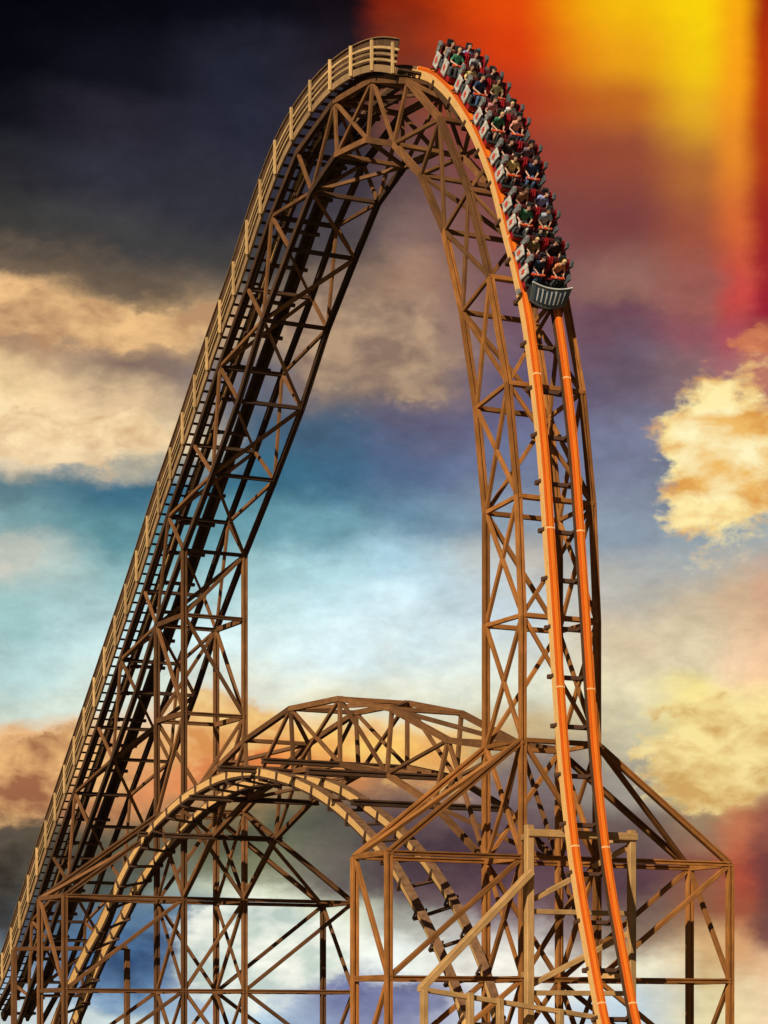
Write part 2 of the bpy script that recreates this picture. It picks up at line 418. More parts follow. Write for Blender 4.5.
# ------------------------------------------------------------------ service stair and its rail on the left of the lift
walk = thing('service_stair', 'long flight of service stairs with pale wooden handrail along the left of the climbing truss', 'stairway', tuple(W(prof[2][0], -8, -GZ)))
widx = list(range(0, iend+1))
WH = -9.0
fr = lambda i: min(max(frame(i)[0][1]/.68, 0), 1.05)
sweep('stringer', widx, WH, 1.4, -10.5, -3.0, M['trim'], walk)
sweep('stringer', widx, 9, 2.2, -9, -3, M['board'], walk)
for n, mm in ((2.5, 'tan'), (8.8, 'trim'), (15.2, 'tan')):
    sweep('handrail', widx, WH-1.6, .7, n-1.3, n+1.2, M[mm], walk)
sweep('fascia_board', widx[:-1], WH+3.2, .6, -5, lambda i: 25.5+10*fr(i), M['board'], walk)
sweep('cap_rail', widx[:-1], WH+2.0, 1.8, lambda i: 25.6+10*fr(i), lambda i: 26.4+10*fr(i), M['trim'], walk)
s_ = iend*1.0
while s_ > 1:
    i = int(s_); T, Nn = frame(i); a, b = pn(i, -10), pn(min(i+1, NP-1), -10); f = s_-i
    c = (a[0]+(b[0]-a[0])*f, a[1]+(b[1]-a[1])*f)
    h = 34+8*fr(i)
    beam('handrail_post', W(c[0], WH-3.9, c[1]), W(c[0], WH-3.9, c[1]+h), .12, .13, M["tan"], walk)
    s_ -= 4.55
ntr = 0
s_ = iend*1.0
vsx, fsx = [], []
while s_ > 1:
    i0 = int(s_); f = s_-i0
    a, b = pn(i0, -5), pn(min(i0+1, NP-1), -5)
    c = (a[0]+(b[0]-a[0])*f, a[1]+(b[1]-a[1])*f)
    beam('tread', W(c[0], WH+1.5, c[1]), W(c[0], 20, c[1]), .09, .2, M['board'], walk, ref=Vector((0, 0, 1)))
    ntr += 1; s_ -= 1.32
if fsx: tag(link('treads', mesh_of(vsx, fsx, 'treads'), M['board'], walk), kind='stuff')
print('treads', ntr, 'NP', NP, 'iend', iend)

# ------------------------------------------------------------------ the low track hump
r1_px = [(48, 1045), (65, 1000), (85, 955), (103, 922), (124, 875), (148, 836), (164, 818), (181.5, 801.5), (200, 789), (219.6, 779), (239, 773.5), (259.6, 772), (279, 776),
         (300.5, 783), (322, 794), (344.5, 811), (365, 831), (379, 846), (398, 872), (410, 894), (424, 919), (437.5, 946), (454, 984), (467, 1020), (475, 1045)]
r2_px = [(62, 1045), (85, 1000), (100, 955), (118, 915), (139.5, 885), (160, 857), (178.6, 838), (197, 817), (212, 804), (229, 793), (243, 786), (262.6, 781), (285, 779), (300, 779),
         (320, 781), (340, 788), (356, 797), (376, 812), (392, 824), (408, 839.6), (425, 859), (441, 882), (458.7, 910), (470, 935), (483, 964), (497, 1010), (504, 1045)]
w1, w2 = -46.0, -9.0
R1 = sorted(sw(x, y, w1) for x, y in r1_px); R2 = sorted(sw(x, y, w2) for x, y in r2_px)
def interp(R, t):
    if t <= R[0][0]: return R[0][1]
    for a, b in zip(R, R[1:]):
        if t <= b[0]: return a[1]+(b[1]-a[1])*(t-a[0])/(b[0]-a[0])
    return R[-1][1]
C1 = resample(smooth(resample(catmull(R1), 6), 25), 12.5)
low = thing('coaster_track', 'low humped track with pale laminated timber rails passing under the tall ride', 'roller coaster track', tuple(W(-500, -28, -GZ)))
R2s = smooth(resample(catmull(R2), 6), 30)
def lowpt(i):
    a, b = C1[max(i-1, 0)], C1[min(i+1, len(C1)-1)]; L = math.dist(a, b); T = ((b[0]-a[0])/L, (b[1]-a[1])/L)
    t, z1 = C1[i]; z2 = interp(R2s, t)
    z2 = max(min(z2, z1+20), z1-14)
    return t, z1, z2, T
P1 = [lowpt(i) for i in range(len(C1))]
def lowsweep(name, which, hw, n0, n1, mat):
    vs, fs = [], []
    for (t, z1, z2, T) in P1:
        w = w1 if which == 0 else w2; z = z1 if which == 0 else z2
        bank = (z2-z1)/(w2-w1)
        up = Vector((-T[1], -bank, T[0])).normalized(); side = Vector((0, 1, bank)).normalized()
        for (dw, n) in ((-hw, n0), (hw, n0), (hw, n1), (-hw, n1)):
            p = Vector((t, w, z))+side*dw+up*n
            vs.append(tuple(W(p.x, p.y, p.z)-low.location))
    m = len(P1)
    for k in range(m-1):
        for c in range(4): fs.append((4*k+c, 4*k+(c+1) % 4, 4*k+4+(c+1) % 4, 4*k+4+c))
    fs += [(3, 2, 1, 0), (4*m-4, 4*m-3, 4*m-2, 4*m-1)]
    return link(name, uv_strip(mesh_of(vs, fs, name), m), mat, low)
for q in (0, 1):
    lowsweep('rail', q, 4.2, -4.6, 4.2, M['stack'])
    lowsweep('rail_cap', q, 4.8, 4.2, 5.2, M['rust'])
    lowsweep('under_ply', q, 3.6, -7.4, -4.6, M['umber_shade'])
for i in range(2, len(P1)-1, 4):
    t, z1, z2, T = P1[i]; up = Vector((-T[1], 0, T[0])); Tv = Vector((T[0], 0, T[1]))
    c1 = Vector((t, w1-5, z1))-up*9; c2 = Vector((t, w2+5.5, z2))-up*9
    tie = beam('cross_tie', W(*c1), W(*c2), .11, .14, M['darksteel'], low, ref=up)
    for (w, z) in ((w1, z1), (w2, z2)):
        u_clamp(tie, W(t, w, z), Tv, up, .40, .20, -.31)

# ------------------------------------------------------------------ pale timber portal and rails at the foot of the drop
tp = 30.0
def pt(px, py, t=tp):
    w, z = st(px, py, t); return W(t, w, z)
por = thing('timber_portal', 'pale new timber portal frame around the orange rails at the foot of the drop', 'timber frame', tuple(W(tp, 50, -GZ)))
a = pt(529, 830); b = pt(631.5, 831)
wl, wr = a.y/S, b.y/S
beam('post', W(tp, wl, -GZ), W(tp, wl, a.z/S-GZ+5), .32, .32, M['pale'], por)
beam('post', W(tp, wr, -GZ), W(tp, wr, a.z/S-GZ+4), .30, .30, M['pale'], por)
zt = a.z/S-GZ-5
beam('beam', W(tp+2, wl-3, zt+2), W(tp+2, wr+4, zt+2), .30, .3, M['pale'], por)
for y in (912, 993):
    z = st(560, y, tp)[1]; beam('beam', W(tp-3, wl, z), W(tp-3, wr, z), .2, .24, M['pale'], por)
for (x0, y0, x1, y1) in ((531, 985, 631, 932), (534, 899, 570, 880), (594, 866, 630, 846)):
    beam('brace', pt(x0, y0, tp-6), pt(x1, y1, tp-6), .2, .26, M['pale'], por)
beam('brace', pt(531, 872, tp+8), pt(421, 989, tp+8), .26, .34, M['pale'], por)
for w in (wl, wr):
    for z in (185, 48): beam('beam', W(0, min(max(w, 0), WD), z+4), W(tp, w, z+4), .2, .24, M['pale'], por)
rail_f = thing('timber_rail', 'sloping pale timber rail on short posts at the bottom edge left of the orange rails', 'timber railing', tuple(W(tp+20, -60, -GZ)))
q0 = pt(419, 989, tp+20); q1 = pt(600, 1018, tp+20)
beam('top_rail', q0, q1, .2, .3, M['pale'], rail_f)
for (x, y) in ((424, 992), (470, 995), (500, 1001), (560, 1012)):
    p = pt(x, y, tp+24); beam('post', Vector((p.x, p.y, 0)), p+Vector((0, 0, .1)), .24, .28, M['pale'], rail_f)
gate = thing('timber_portal', 'small dark timber goalpost frame at bottom left beside the stair foot', 'timber frame', tuple(W(-1180, 20, -GZ)))
p0 = pt(14, 949, -1180); p1 = pt(127, 948, -1180)
beam('beam', p0, p1, .24, .3, M['shaded_brown'], gate)
for p in (p0, p1): beam('post', Vector((p.x, p.y, 0)), p-Vector((0, 0, .05)), .3, .3, M['shaded_brown'], gate)

# ------------------------------------------------------------------ the ground
me = bpy.data.meshes.new('ground')
bm = bmesh.new(); bmesh.ops.create_grid(bm, x_segments=8, y_segments=8, size=4000); bm.to_mesh(me); bm.free()
m, nt, b = newmat('dry_ground'); N = nt.nodes; L = nt.links
tc = N.new('ShaderNodeTexCoord'); n1 = N.new('ShaderNodeTexNoise'); n1.inputs['Scale'].default_value = .08; n1.inputs['Detail'].default_value = 10
r = N.new('ShaderNodeValToRGB'); r.color_ramp.elements[0].color = (.05, .06, .025, 1); r.color_ramp.elements[1].color = (.16, .12, .07, 1)
r.color_ramp.elements[0].position = .4; r.color_ramp.elements[1].position = .6
L.new(tc.outputs['Object'], n1.inputs[0]); L.new(n1.outputs[0], r.inputs[0]); L.new(r.outputs[0], b.inputs['Base Color']); b.inputs['Roughness'].default_value = .9
tag(link('ground', me, m, None), kind='structure')

# ------------------------------------------------------------------ train
def evaluated(verts, edges, radii, root, sub=1):
    me = bpy.data.meshes.new('sk'); me.from_pydata(verts, edges, []); o = bpy.data.objects.new('sk', me); C.objects.link(o)
    md = o.modifiers.new('s', 'SKIN'); md.use_smooth_shade = True
    for i, r in enumerate(radii):
        v = me.skin_vertices[0].data[i]; v.radius = r if isinstance(r, tuple) else (r, r); v.use_root = (i == root)
    ms = o.modifiers.new('b', 'SUBSURF'); ms.levels = sub; ms.render_levels = sub
    dg = bpy.context.evaluated_depsgraph_get(); ev_ = o.evaluated_get(dg)
    out = bpy.data.meshes.new_from_object(ev_); bpy.data.objects.remove(o); return out
def rider_body(variant):
    """seated rider facing +x, hips at the origin, hands closed on the lap bar"""
    g = {'hip': ((0, 0, .08), (.16, .12)), 'waist': ((-.02, 0, .24), (.135, .10)), 'chest': ((-.03, 0, .43), (.165, .115)), 'neckb': ((-.02, 0, .565), .07),
         'neck': ((0, 0, .63), .052), 'jaw': ((.025, 0, .70), (.068, .075)), 'head': ((.01, 0, .79), (.078, .095)), 'crown': ((0, 0, .86), (.055, .065))}
    e = [('hip', 'waist'), ('waist', 'chest'), ('chest', 'neckb'), ('neckb', 'neck'), ('neck', 'jaw'), ('jaw', 'head'), ('head', 'crown')]
    sp = .0 if variant == 0 else .05
    for s_, sg in (('l', 1), ('r', -1)):
        g['sh'+s_] = ((-.02, sg*.18, .50), .062); g['el'+s_] = ((.10, sg*(.27+sp), .29), .044); g['wr'+s_] = ((.32, sg*(.14+sp), .27), .028)
        g['pa'+s_] = ((.385, sg*(.13+sp), .275), (.036, .016))
        g['th'+s_] = ((.05, sg*.10, .06), .088); g['kn'+s_] = ((.44, sg*(.13+sp), .12), .058); g['an'+s_] = ((.50, sg*(.12+sp), -.27), .038)
        g['to'+s_] = ((.66, sg*(.13+sp), -.33), (.042, .03)); g['cf'+s_] = ((.46, sg*(.125+sp), -.06), .054)
        e += [('chest', 'sh'+s_), ('sh'+s_, 'el'+s_), ('el'+s_, 'wr'+s_), ('wr'+s_, 'pa'+s_), ('hip', 'th'+s_), ('th'+s_, 'kn'+s_), ('kn'+s_, 'cf'+s_), ('cf'+s_, 'an'+s_), ('an'+s_, 'to'+s_)]
    ks = list(g); V = [g[k][0] for k in ks]; R = [g[k][1] for k in ks]; E = [(ks.index(a), ks.index(b)) for a, b in e]
    body = evaluated(V, E, R, 0, 2)
    bm = bmesh.new(); bm.from_mesh(body)
    # fingers curled round the bar, thumb from the side of the palm
    for sg in (1, -1):
        for f in range(5):
            y0 = sg*(.13+sp)+(.03-.02*f)*1.0
            if f < 4:
                ln = (.85, 1, .95, .75)[f]
                P = [(.385, y0, .28), (.43, y0, .283), (.455, y0, .262), (.445, y0, .262-.028*ln), (.42, y0, .262-.036*ln)]
            else:
                yy = sg*(.13+sp)-sg*.04; P = [(.36, yy+sg*.02, .27), (.395, yy, .25), (.42, yy+sg*.006, .235)]
            fm = evaluated(P, [(i, i+1) for i in range(len(P)-1)], [.0095]*len(P), 0, 1); bm.from_mesh(fm); bpy.data.meshes.remove(fm)
    # nose, ears
    def ball(c, r, mi=0):
        q = bmesh.ops.create_icosphere(bm, subdivisions=2, radius=1.0, matrix=Matrix.Translation(c) @ Matrix.Diagonal((*r, 1)))
        for v in q['verts']:
            for f in v.link_faces: f.material_index = mi; f.smooth = True
    for f in bm.faces: f.material_index = 0; f.smooth = True
    ball((.105, 0, .755), (.022, .014, .024)); ball((.0, .082, .76), (.022, .01, .032)); ball((.0, -.082, .76), (.022, .01, .032))
    ball((.088, .032, .785), (.010, .014, .009), 1); ball((.088, -.032, .785), (.010, .014, .009), 1); ball((.088, 0, .715), (.010, .026, .008), 2)
    me = bpy.data.meshes.new('rider_body'); bm.to_mesh(me); bm.free(); return me
def cover(body, test, grow, name, smooth_=True):
    bm = bmesh.new(); bm.from_mesh(body); bm.normal_update()
    kill = [f for f in bm.faces if not test(f.calc_center_median())]
    nrm = {v.index: v.normal.copy() for v in bm.verts}
    bm.verts.ensure_lookup_table()
    for v in bm.verts: v.co += nrm[v.index]*grow
    bmesh.ops.delete(bm, geom=kill, context='FACES')
    if name in ('hair', 'cap', 'shirt', 'trousers', 'shorts'):      # keep the one connected garment
        seen, best = set(), []
        for f0 in bm.faces:
            if f0 in seen: continue
            comp, q = [], [f0]; seen.add(f0)
            while q:
                f = q.pop(); comp.append(f)
                for e in f.edges:
                    for g in e.link_faces:
                        if g not in seen: seen.add(g); q.append(g)
            if len(comp) > len(best): best = comp
        bs = set(best); bmesh.ops.delete(bm, geom=[f for f in bm.faces if f not in bs], context='FACES')
    for f in bm.faces: f.material_index = 0
    me = bpy.data.meshes.new(name); bm.to_mesh(me); bm.free(); return me
def on_arm(c): return abs(c.y) > .17 and c.z > .2
bodies = [rider_body(0), rider_body(1)]
def garments(body):
    tee = cover(body, lambda c: (.16 < c.z < .575 and c.x < .13 and (abs(c.y) < .2 or c.z > .36) and not (c.x > .09 and c.z < .3 and abs(c.y) > .17)), .014, 'shirt')
    lng = cover(body, lambda c: (.16 < c.z < .575 and c.x < .31 and (c.x < .13 or abs(c.y) > .1)), .014, 'shirt')
    jeans = cover(body, lambda c: (c.z <= .175 and not (c.x > .48 and c.z < -.24)) and c.z > -.25 and not (c.x > .3 and c.z > .2), .014, 'trousers')
    shorts = cover(body, lambda c: c.z <= .185 and c.x < .44 and c.z > -.02, .018, 'shorts')
    shoes = cover(body, lambda c: c.z < -.27, .014, 'shoes')
    hs = cover(body, lambda c: (c.z > .79 and c.x < .045) or (c.z > .845) or (c.z > .72 and c.x < -.01), .014, 'hair')
    hl = cover(body, lambda c: (c.z > .79 and c.x < .045) or (c.z > .845) or (c.z > .56 and c.x < .0), .024, 'hair')
    cap = cover(body, lambda c: c.z > .81, .026, 'cap')
    return dict(tee=tee, long=lng, jeans=jeans, shorts=shorts, shoes=shoes, short=hs, longhair=hl, cap=cap)
GAR = [garments(b) for b in bodies]
def cloth(name, c): 
    if name not in M: M[name] = paint(name, tuple(min(.85, v*1.35) for v in c), .8, 0, .2, 9)
    return M[name]
CL = {'green': (.03, .17, .09), 'lavender': (.25, .29, .55), 'grey': (.33, .34, .36), 'yellow': (.62, .50, .20), 'black': (.02, .012, .014), 'navy': (.015, .035, .09),
      'olive': (.18, .15, .06), 'pink': (.60, .25, .25), 'white': (.72, .70, .62), 'salmon': (.60, .27, .20), 'purple': (.17, .11, .15), 'tan': (.40, .22, .11),
      'pale blue': (.36, .44, .55), 'orange': (.55, .20, .08), 'denim': (.05, .10, .22), 'khaki': (.32, .26, .17), 'charcoal': (.04, .04, .045),
      'brown': (.05, .028, .015), 'blond': (.55, .38, .16), 'dark': (.015, .011, .009)}
def link_m(name, me, mats, parent, mw, local=None):
    o = bpy.data.objects.new(name, me); C.objects.link(o)
    if not me.materials:
        for _ in mats: me.materials.append(mats[0])
    for i, m in enumerate(mats):
        o.material_slots[i].link = 'OBJECT'; o.material_slots[i].material = m
    if parent is not None: o.parent = parent
    else: o.matrix_world = mw
    return o
def person(mw, spec, where):
    top_c, style, bottom, hair, hc, skin, v, g = spec
    o = link_m('person', bodies[v], [M[skin], M['eye'], M['lip']], None, mw)
    G = GAR[v]
    link_m('shirt', G[style], [cloth('cloth_'+top_c, CL[top_c])], o, None)
    bk = 'shorts' if bottom == 'shorts' else 'jeans'; bc = {'shorts': 'khaki', 'denim': 'denim', 'white': 'white', 'grey': 'charcoal', 'tan': 'khaki'}[bottom]
    link_m('trousers', G[bk], [cloth('cloth_'+bc, CL[bc])], o, None)
    link_m('shoes', G['shoes'], [M['black']], o, None)
    link_m('cap' if hair == 'cap' else 'hair', G[{'short': 'short', 'long': 'longhair', 'cap': 'cap'}[hair]], [cloth('hair_'+hc, CL[hc])], o, None)
    tag(o, f'person in {g} riding in the {where}', 'person', 'riders in the coaster train')
    return o

def prism(prof_, y0, y1, bev=0):
    n = len(prof_); vs = [(x, y0, z) for x, z in prof_]+[(x, y1, z) for x, z in prof_]
    fs = [(i, (i+1) % n, (i+1) % n+n, i+n) for i in range(n)]+[tuple(range(n))[::-1], tuple(range(n, 2*n))]
    return vs, fs
def solid(name, vs, fs, mat, parent, bevel=0.0):
    me = mesh_of(vs, fs, name)
    bm = bmesh.new(); bm.from_mesh(me); bmesh.ops.recalc_face_normals(bm, faces=bm.faces[:])
    if bevel: bmesh.ops.bevel(bm, geom=bm.edges[:], offset=bevel, segments=2, profile=.6, affect='EDGES', clamp_overlap=True)
    bm.to_mesh(me); bm.free(); me.materials.append(mat)
    o = bpy.data.objects.new(name, me); C.objects.link(o); o.parent = parent; return o
def tube(name, pts, r, mat, parent, seg=8):
    vs, fs = [], []; m = len(pts)
    for i, p in enumerate(pts):
        a, b = Vector(pts[max(i-1, 0)]), Vector(pts[min(i+1, m-1)]); t = (b-a).normalized()
        u = t.orthogonal().normalized(); 
        if i: u = (pu-t*pu.dot(t)).normalized()
        pu = u; v = t.cross(u)
        for k in range(seg): q = Vector(p)+u*math.cos(2*pi*k/seg)*r+v*math.sin(2*pi*k/seg)*r; vs.append(tuple(q))
    for i in range(m-1):
        for k in range(seg): fs.append((i*seg+k, i*seg+(k+1) % seg, (i+1)*seg+(k+1) % seg, (i+1)*seg+k))
    fs += [tuple(range(seg))[::-1], tuple(range((m-1)*seg, m*seg))]
    return solid(name, vs, fs, mat, parent)
HW = .98       # half width of the car body
ROWX = (.46, -.46)
def make_car():
    r = bpy.data.objects.new('coaster_car', None); C.objects.link(r); r.empty_display_size = .3
    vs, fs = prism([(-.98, .16), (.92, .16), (1.0, .25), (1.0, .38), (-.98, .38)], -.62, .62); solid('chassis', vs, fs, M['red'], r, .03)
    vs, fs = prism([(-1.0, .385), (1.02, .385), (1.02, .45), (-1.0, .45)], -.90, .90); solid('floor', vs, fs, M['black'], r, .01)
    for y in (-1, 1):
        vs, fs = prism([(-.94, .17), (.94, .17), (.99, .42), (-.94, .42)], y*.63, y*.90); solid('side_skirt', vs, fs, M['red'], r, .02)
        for x in (-.72, .66):
            w = bpy.data.objects
            cy = [(x, y*.70, .06)]
            vs, fs = [], []
            n = 18; b = 0
            for yy in (y*.66, y*.80):
                for k in range(n): vs.append((x+.13*math.cos(2*pi*k/n), yy, .235+.13*math.sin(2*pi*k/n)))
            fs = [(k, (k+1) % n, (k+1) % n+n, k+n) for k in range(n)]+[tuple(range(n))[::-1], tuple(range(n, 2*n))]
            wh = solid('wheel', vs, fs, M['black'], r)
            vs2 = [(x+.06*math.cos(2*pi*k/10), yy, .235+.06*math.sin(2*pi*k/10)) for yy in (y*.80, y*.815) for k in range(10)]
            fs2 = [(k, (k+1) % 10, (k+1) % 10+10, k+10) for k in range(10)]+[tuple(range(10))[::-1], tuple(range(10, 20))]
            solid('hub', vs2, fs2, M['grey'], wh)
        tube('wheel_bracket', [(-.90, y*.93, .1), (-.72, y*.93, .2), (-.5, y*.93, .3)], .04, M['black'], r)
    for rx in ROWX:
        for y in (-1, 1):
            # pale side panel with its emblem
            pr = [(rx-.26, .36), (rx+.20, .30), (rx+.30, .92), (rx-.16, .98)]
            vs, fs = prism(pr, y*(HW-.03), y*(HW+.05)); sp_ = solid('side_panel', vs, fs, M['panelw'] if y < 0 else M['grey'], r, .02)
            cxm, czm = rx+.02, .64; yy0, yy1 = y*(HW+.052), y*(HW+.066)
            P = []
            for k in range(12):
                a = 2*pi*k/12; q = .15 if k % 2 else .085; P.append((cxm+q*math.cos(a)*.8, czm+q*math.sin(a)*1.25))
            vs, fs = prism(P, yy0, yy1); em = solid('emblem', vs, fs, M['emblem'], sp_)
            # upper arm rest wing
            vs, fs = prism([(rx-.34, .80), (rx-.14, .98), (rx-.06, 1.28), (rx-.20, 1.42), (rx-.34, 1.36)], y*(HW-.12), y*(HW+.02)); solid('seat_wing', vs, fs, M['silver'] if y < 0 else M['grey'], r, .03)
            vs, fs = prism([(rx+.16, .44), (rx+.40, .44), (rx+.36, .74), (rx+.22, .80)], y*(HW-.16), y*(HW-.05)); solid('footwell_side', vs, fs, M['grey'], r, .02)
        for y in (-.46, .46):
            vs, fs = prism([(rx-.42, .46), (rx+.14, .46), (rx+.18, .60), (rx-.22, .58), (rx-.29, 1.18), (rx-.36, 1.28), (rx-.44, 1.28), (rx-.43, .9)], y-.40, y+.40)
            st_ = solid('seat', vs, fs, M['maroon'], r, .03)
            vs, fs = prism([(rx-.33, 1.30), (rx-.24, 1.32), (rx-.26, 1.52), (rx-.38, 1.52)], y-.14, y+.14); solid('headrest', vs, fs, M['black'], st_, .02)
            for q in (-.41, .41):
                vs, fs = prism([(rx-.40, .62), (rx-.05, .62), (rx-.12, 1.22), (rx-.36, 1.38)], y+q-.025, y+q+.025); solid('side_bolster', vs, fs, M['red'], st_, .01)
            lb = tube('lap_bar', [(rx+.21, y-.30, .82), (rx+.24, y-.15, .835), (rx+.245, y+.15, .835), (rx+.21, y+.30, .82)], .055, M['lapbar'], r)
            tube('pivot_arm', [(rx+.22, y, .82), (rx+.34, y, .66), (rx+.36, y, .46)], .035, M['grey'], lb)
    return r
def copy_tree(o, parent=None):
    c = o.copy(); C.objects.link(c)
    if parent is not None: c.parent = parent
    for ch in [x for x in o.children]: copy_tree(ch, c)
    return c
def at_s(s_):
    i = int(s_); f = s_-i; a, b = prof[i], prof[i+1]; T, Nn = frame(i); T2, N2 = frame(i+1)
    tx, tz = T[0]*(1-f)+T2[0]*f, T[1]*(1-f)+T2[1]*f; L = math.hypot(tx, tz); tx /= L; tz /= L
    pos = W(a[0]+(b[0]-a[0])*f, 42.0, a[1]+(b[1]-a[1])*f)
    X_ = Vector((tx, 0, tz)); Z_ = Vector((-tz, 0, tx)); Y_ = Z_.cross(X_)
    m = Matrix((X_, Y_, Z_)).transposed().to_4x4(); m.translation = pos; return m
def project(p):
    q = p-Vector(((-(138.5*A_+FPX*(-B_)))*S, (-(138.5*B_+FPX*A_))*S, GZ*S))
    xr = q.x*A_+q.y*B_; yf = -q.x*B_+q.y*A_
    return CX+xr/yf*FPX, HOR-q.z/yf*FPX
def find_s(py):      # arc position where a car-side point reaches a height
    best = None
    for k in range(iend*10, (NP-2)*10):
        m = at_s(k/10); y = project(m @ Vector((0, -HW, .64)))[1]
        if best is None or abs(y-py) < best[0]: best = (abs(y-py), k/10)
    return best[1]
sF, sR = find_s(272), find_s(60)
print('train', sF, sR)
lead_c = sF-ROWX[0]*2; tail_c = sR-ROWX[1]*2
ncar = 6; pitch = (lead_c-tail_c)/(ncar-1); print('pitch m', pitch/2)
# riders, row by row from the front; first seat is the one nearer the rails seen at left
RS = [
 (('navy', 'tee', 'denim', 'short', 'dark', 'skin0', 0, 'a navy shirt and blue jeans'), ('orange', 'tee', 'grey', 'long', 'blond', 'skin0', 1, 'an orange patterned top and dark trousers')),
 (('olive', 'tee', 'shorts', 'long', 'blond', 'skin0', 0, 'an olive top with blond hair'), ('black', 'tee', 'grey', 'cap', 'dark', 'skin0', 1, 'a black shirt and dark cap')),
 (('green', 'tee', 'white', 'short', 'brown', 'skin0', 1, 'a green shirt and white trousers'), ('pale blue', 'tee', 'tan', 'short', 'dark', 'skin1', 0, 'a pale blue shirt and tan trousers')),
 (('tan', 'tee', 'grey', 'long', 'brown', 'skin1', 0, 'a tan top'), ('lavender', 'tee', 'denim', 'short', 'dark', 'skin0', 1, 'a lavender blue shirt')),
 (('yellow', 'tee', 'shorts', 'short', 'brown', 'skin0', 1, 'a pale yellow shirt and shorts'), ('navy', 'tee', 'denim', 'short', 'brown', 'skin0', 0, 'a navy shirt')),
 (('black', 'tee', 'grey', 'short', 'dark', 'skin0', 0, 'a black shirt'), ('purple', 'tee', 'grey', 'short', 'brown', 'skin1', 1, 'a grey-purple shirt')),
 (('green', 'tee', 'shorts', 'short', 'blond', 'skin0', 1, 'a dark green shirt'), ('salmon', 'tee', 'denim', 'short', 'dark', 'skin0', 1, 'a salmon pink shirt and jeans')),
 (('pink', 'tee', 'shorts', 'long', 'brown', 'skin0', 0, 'a pink top'), ('white', 'tee', 'tan', 'short', 'blond', 'skin0', 1, 'a white shirt')),
 (('navy', 'tee', 'denim', 'short', 'brown', 'skin0', 1, 'a navy blue shirt and blue jeans'), ('olive', 'tee', 'tan', 'long', 'dark', 'skin1', 0, 'an olive brown top')),
 (('yellow', 'tee', 'shorts', 'long', 'dark', 'skin0', 0, 'a pale yellow top with dark hair'), ('black', 'long', 'grey', 'cap', 'dark', 'skin0', 1, 'a black long-sleeved shirt and cap')),
 (('green', 'tee', 'grey', 'short', 'blond', 'skin0', 1, 'a green shirt and grey trousers'), ('grey', 'tee', 'tan', 'long', 'brown', 'skin0', 0, 'a pale grey shirt')),
 (('tan', 'tee', 'shorts', 'short', 'dark', 'skin1', 0, 'a sleeveless tan top'), ('lavender', 'tee', 'denim', 'short', 'dark', 'skin0', 1, 'a light lavender shirt'))]
ordn = ['front', 'second', 'third', 'fourth', 'fifth', 'sixth', 'seventh', 'eighth', 'ninth', 'tenth', 'eleventh', 'rearmost']
cl = ['lowest coaster car leading the train, with a ribbed silver nose shield', 'second coaster car up from the nose, behind the lead car', 'third coaster car up from the nose of the train',
      'fourth coaster car up from the nose, on the curve of the drop', 'second car from the summit end of the train', 'rearmost coaster car, just past the summit of the hill']
proto = make_car()
for k in range(ncar):
    car = proto if k == ncar-1 else copy_tree(proto)
    m = at_s(lead_c-pitch*k); car.matrix_world = m
    tag(car, cl[k], 'roller coaster car', 'cars of the coaster train')
    if k == 0:
        # curved ribbed silver shield sloping over the nose
        nv = 17; vs, fs = [], []
        def nsp(a, q, d=0.0):       # point of the shield: a across (-1..1), q from the lip down to the front edge
            x = 1.36+.50*q-.14*a*a-.08*a*a*q; z = .92-.62*q**1.25+.08*a*a
            return (x+.02*q+d*.6, a*(.93-.10*q), z+d*.8)
        Q = (0, .2, .45, .7, 1.0)
        for i in range(nv):
            a = (i/(nv-1)-.5)*2
            for q in Q: vs.append(nsp(a, q))
            for q in Q[::-1]: vs.append(nsp(a, q, -.05))
        for i in range(nv-1):
            for j_ in range(10): fs.append((10*i+j_, 10*i+(j_+1) % 10, 10*i+10+(j_+1) % 10, 10*i+10+j_))
        fs += [tuple(range(10))[::-1], tuple(10*(nv-1)+j_ for j_ in range(10))]
        ns = solid('nose_shield', vs, fs, M['grey'], car)
        tube('shield_lip', [nsp((k/12-.5)*2, 0, .02) for k in range(13)], .035, M['nosewhite'], ns)
        for i in range(15):
            a = (i/14-.5)*1.6; vs, fs = [], []; w_ = .03 if i % 2 else .045
            qs = (.14+.05*(i % 3), .4, .65, .86-.04*(i % 2))
            for q in qs:
                vs += [nsp(a-w_, q, .004), nsp(a+w_, q, .004), nsp(a+w_, q, .03), nsp(a-w_, q, .03)]
            for q in range(3):
                for j_ in range(4): fs.append((4*q+j_, 4*q+(j_+1) % 4, 4*q+4+(j_+1) % 4, 4*q+4+j_))
            fs += [(3, 2, 1, 0), (12, 13, 14, 15)]
            solid('rib', vs, fs, M['nosewhite' if i % 2 else 'blueletter'], ns)
        vs, fs = prism([(1.0, .18), (1.62, .18), (1.55, .34), (1.34, .70), (1.26, .70), (1.22, .46), (1.0, .46)], -.76, .76); solid('nose_body', vs, fs, M['black'], car, .03)
        for y in (-1, 1): tube('guide_wheel', [(1.0, y*.98, .02), (1.0, y*1.08, .02)], .13, M['silver'], car, 14)
    for rr in range(2):
        row = 2*k+rr
        for side in (0, 1):
            x = ROWX[rr]-.17; y = -.46 if side == 0 else .46
            lean = random.uniform(-.13, .13); yaw = random.uniform(-.22, .22)
            mw = m @ Matrix.Translation((x, y, .60)) @ Matrix.Scale(random.uniform(.99, 1.09), 4) @ Matrix.Rotation(yaw, 4, 'Z') @ Matrix.Rotation(lean, 4, 'X')
            sp_ = RS[row][side]
            person(mw, sp_, f'{ordn[row]} row, {"left" if side == 0 else "right"} seat')

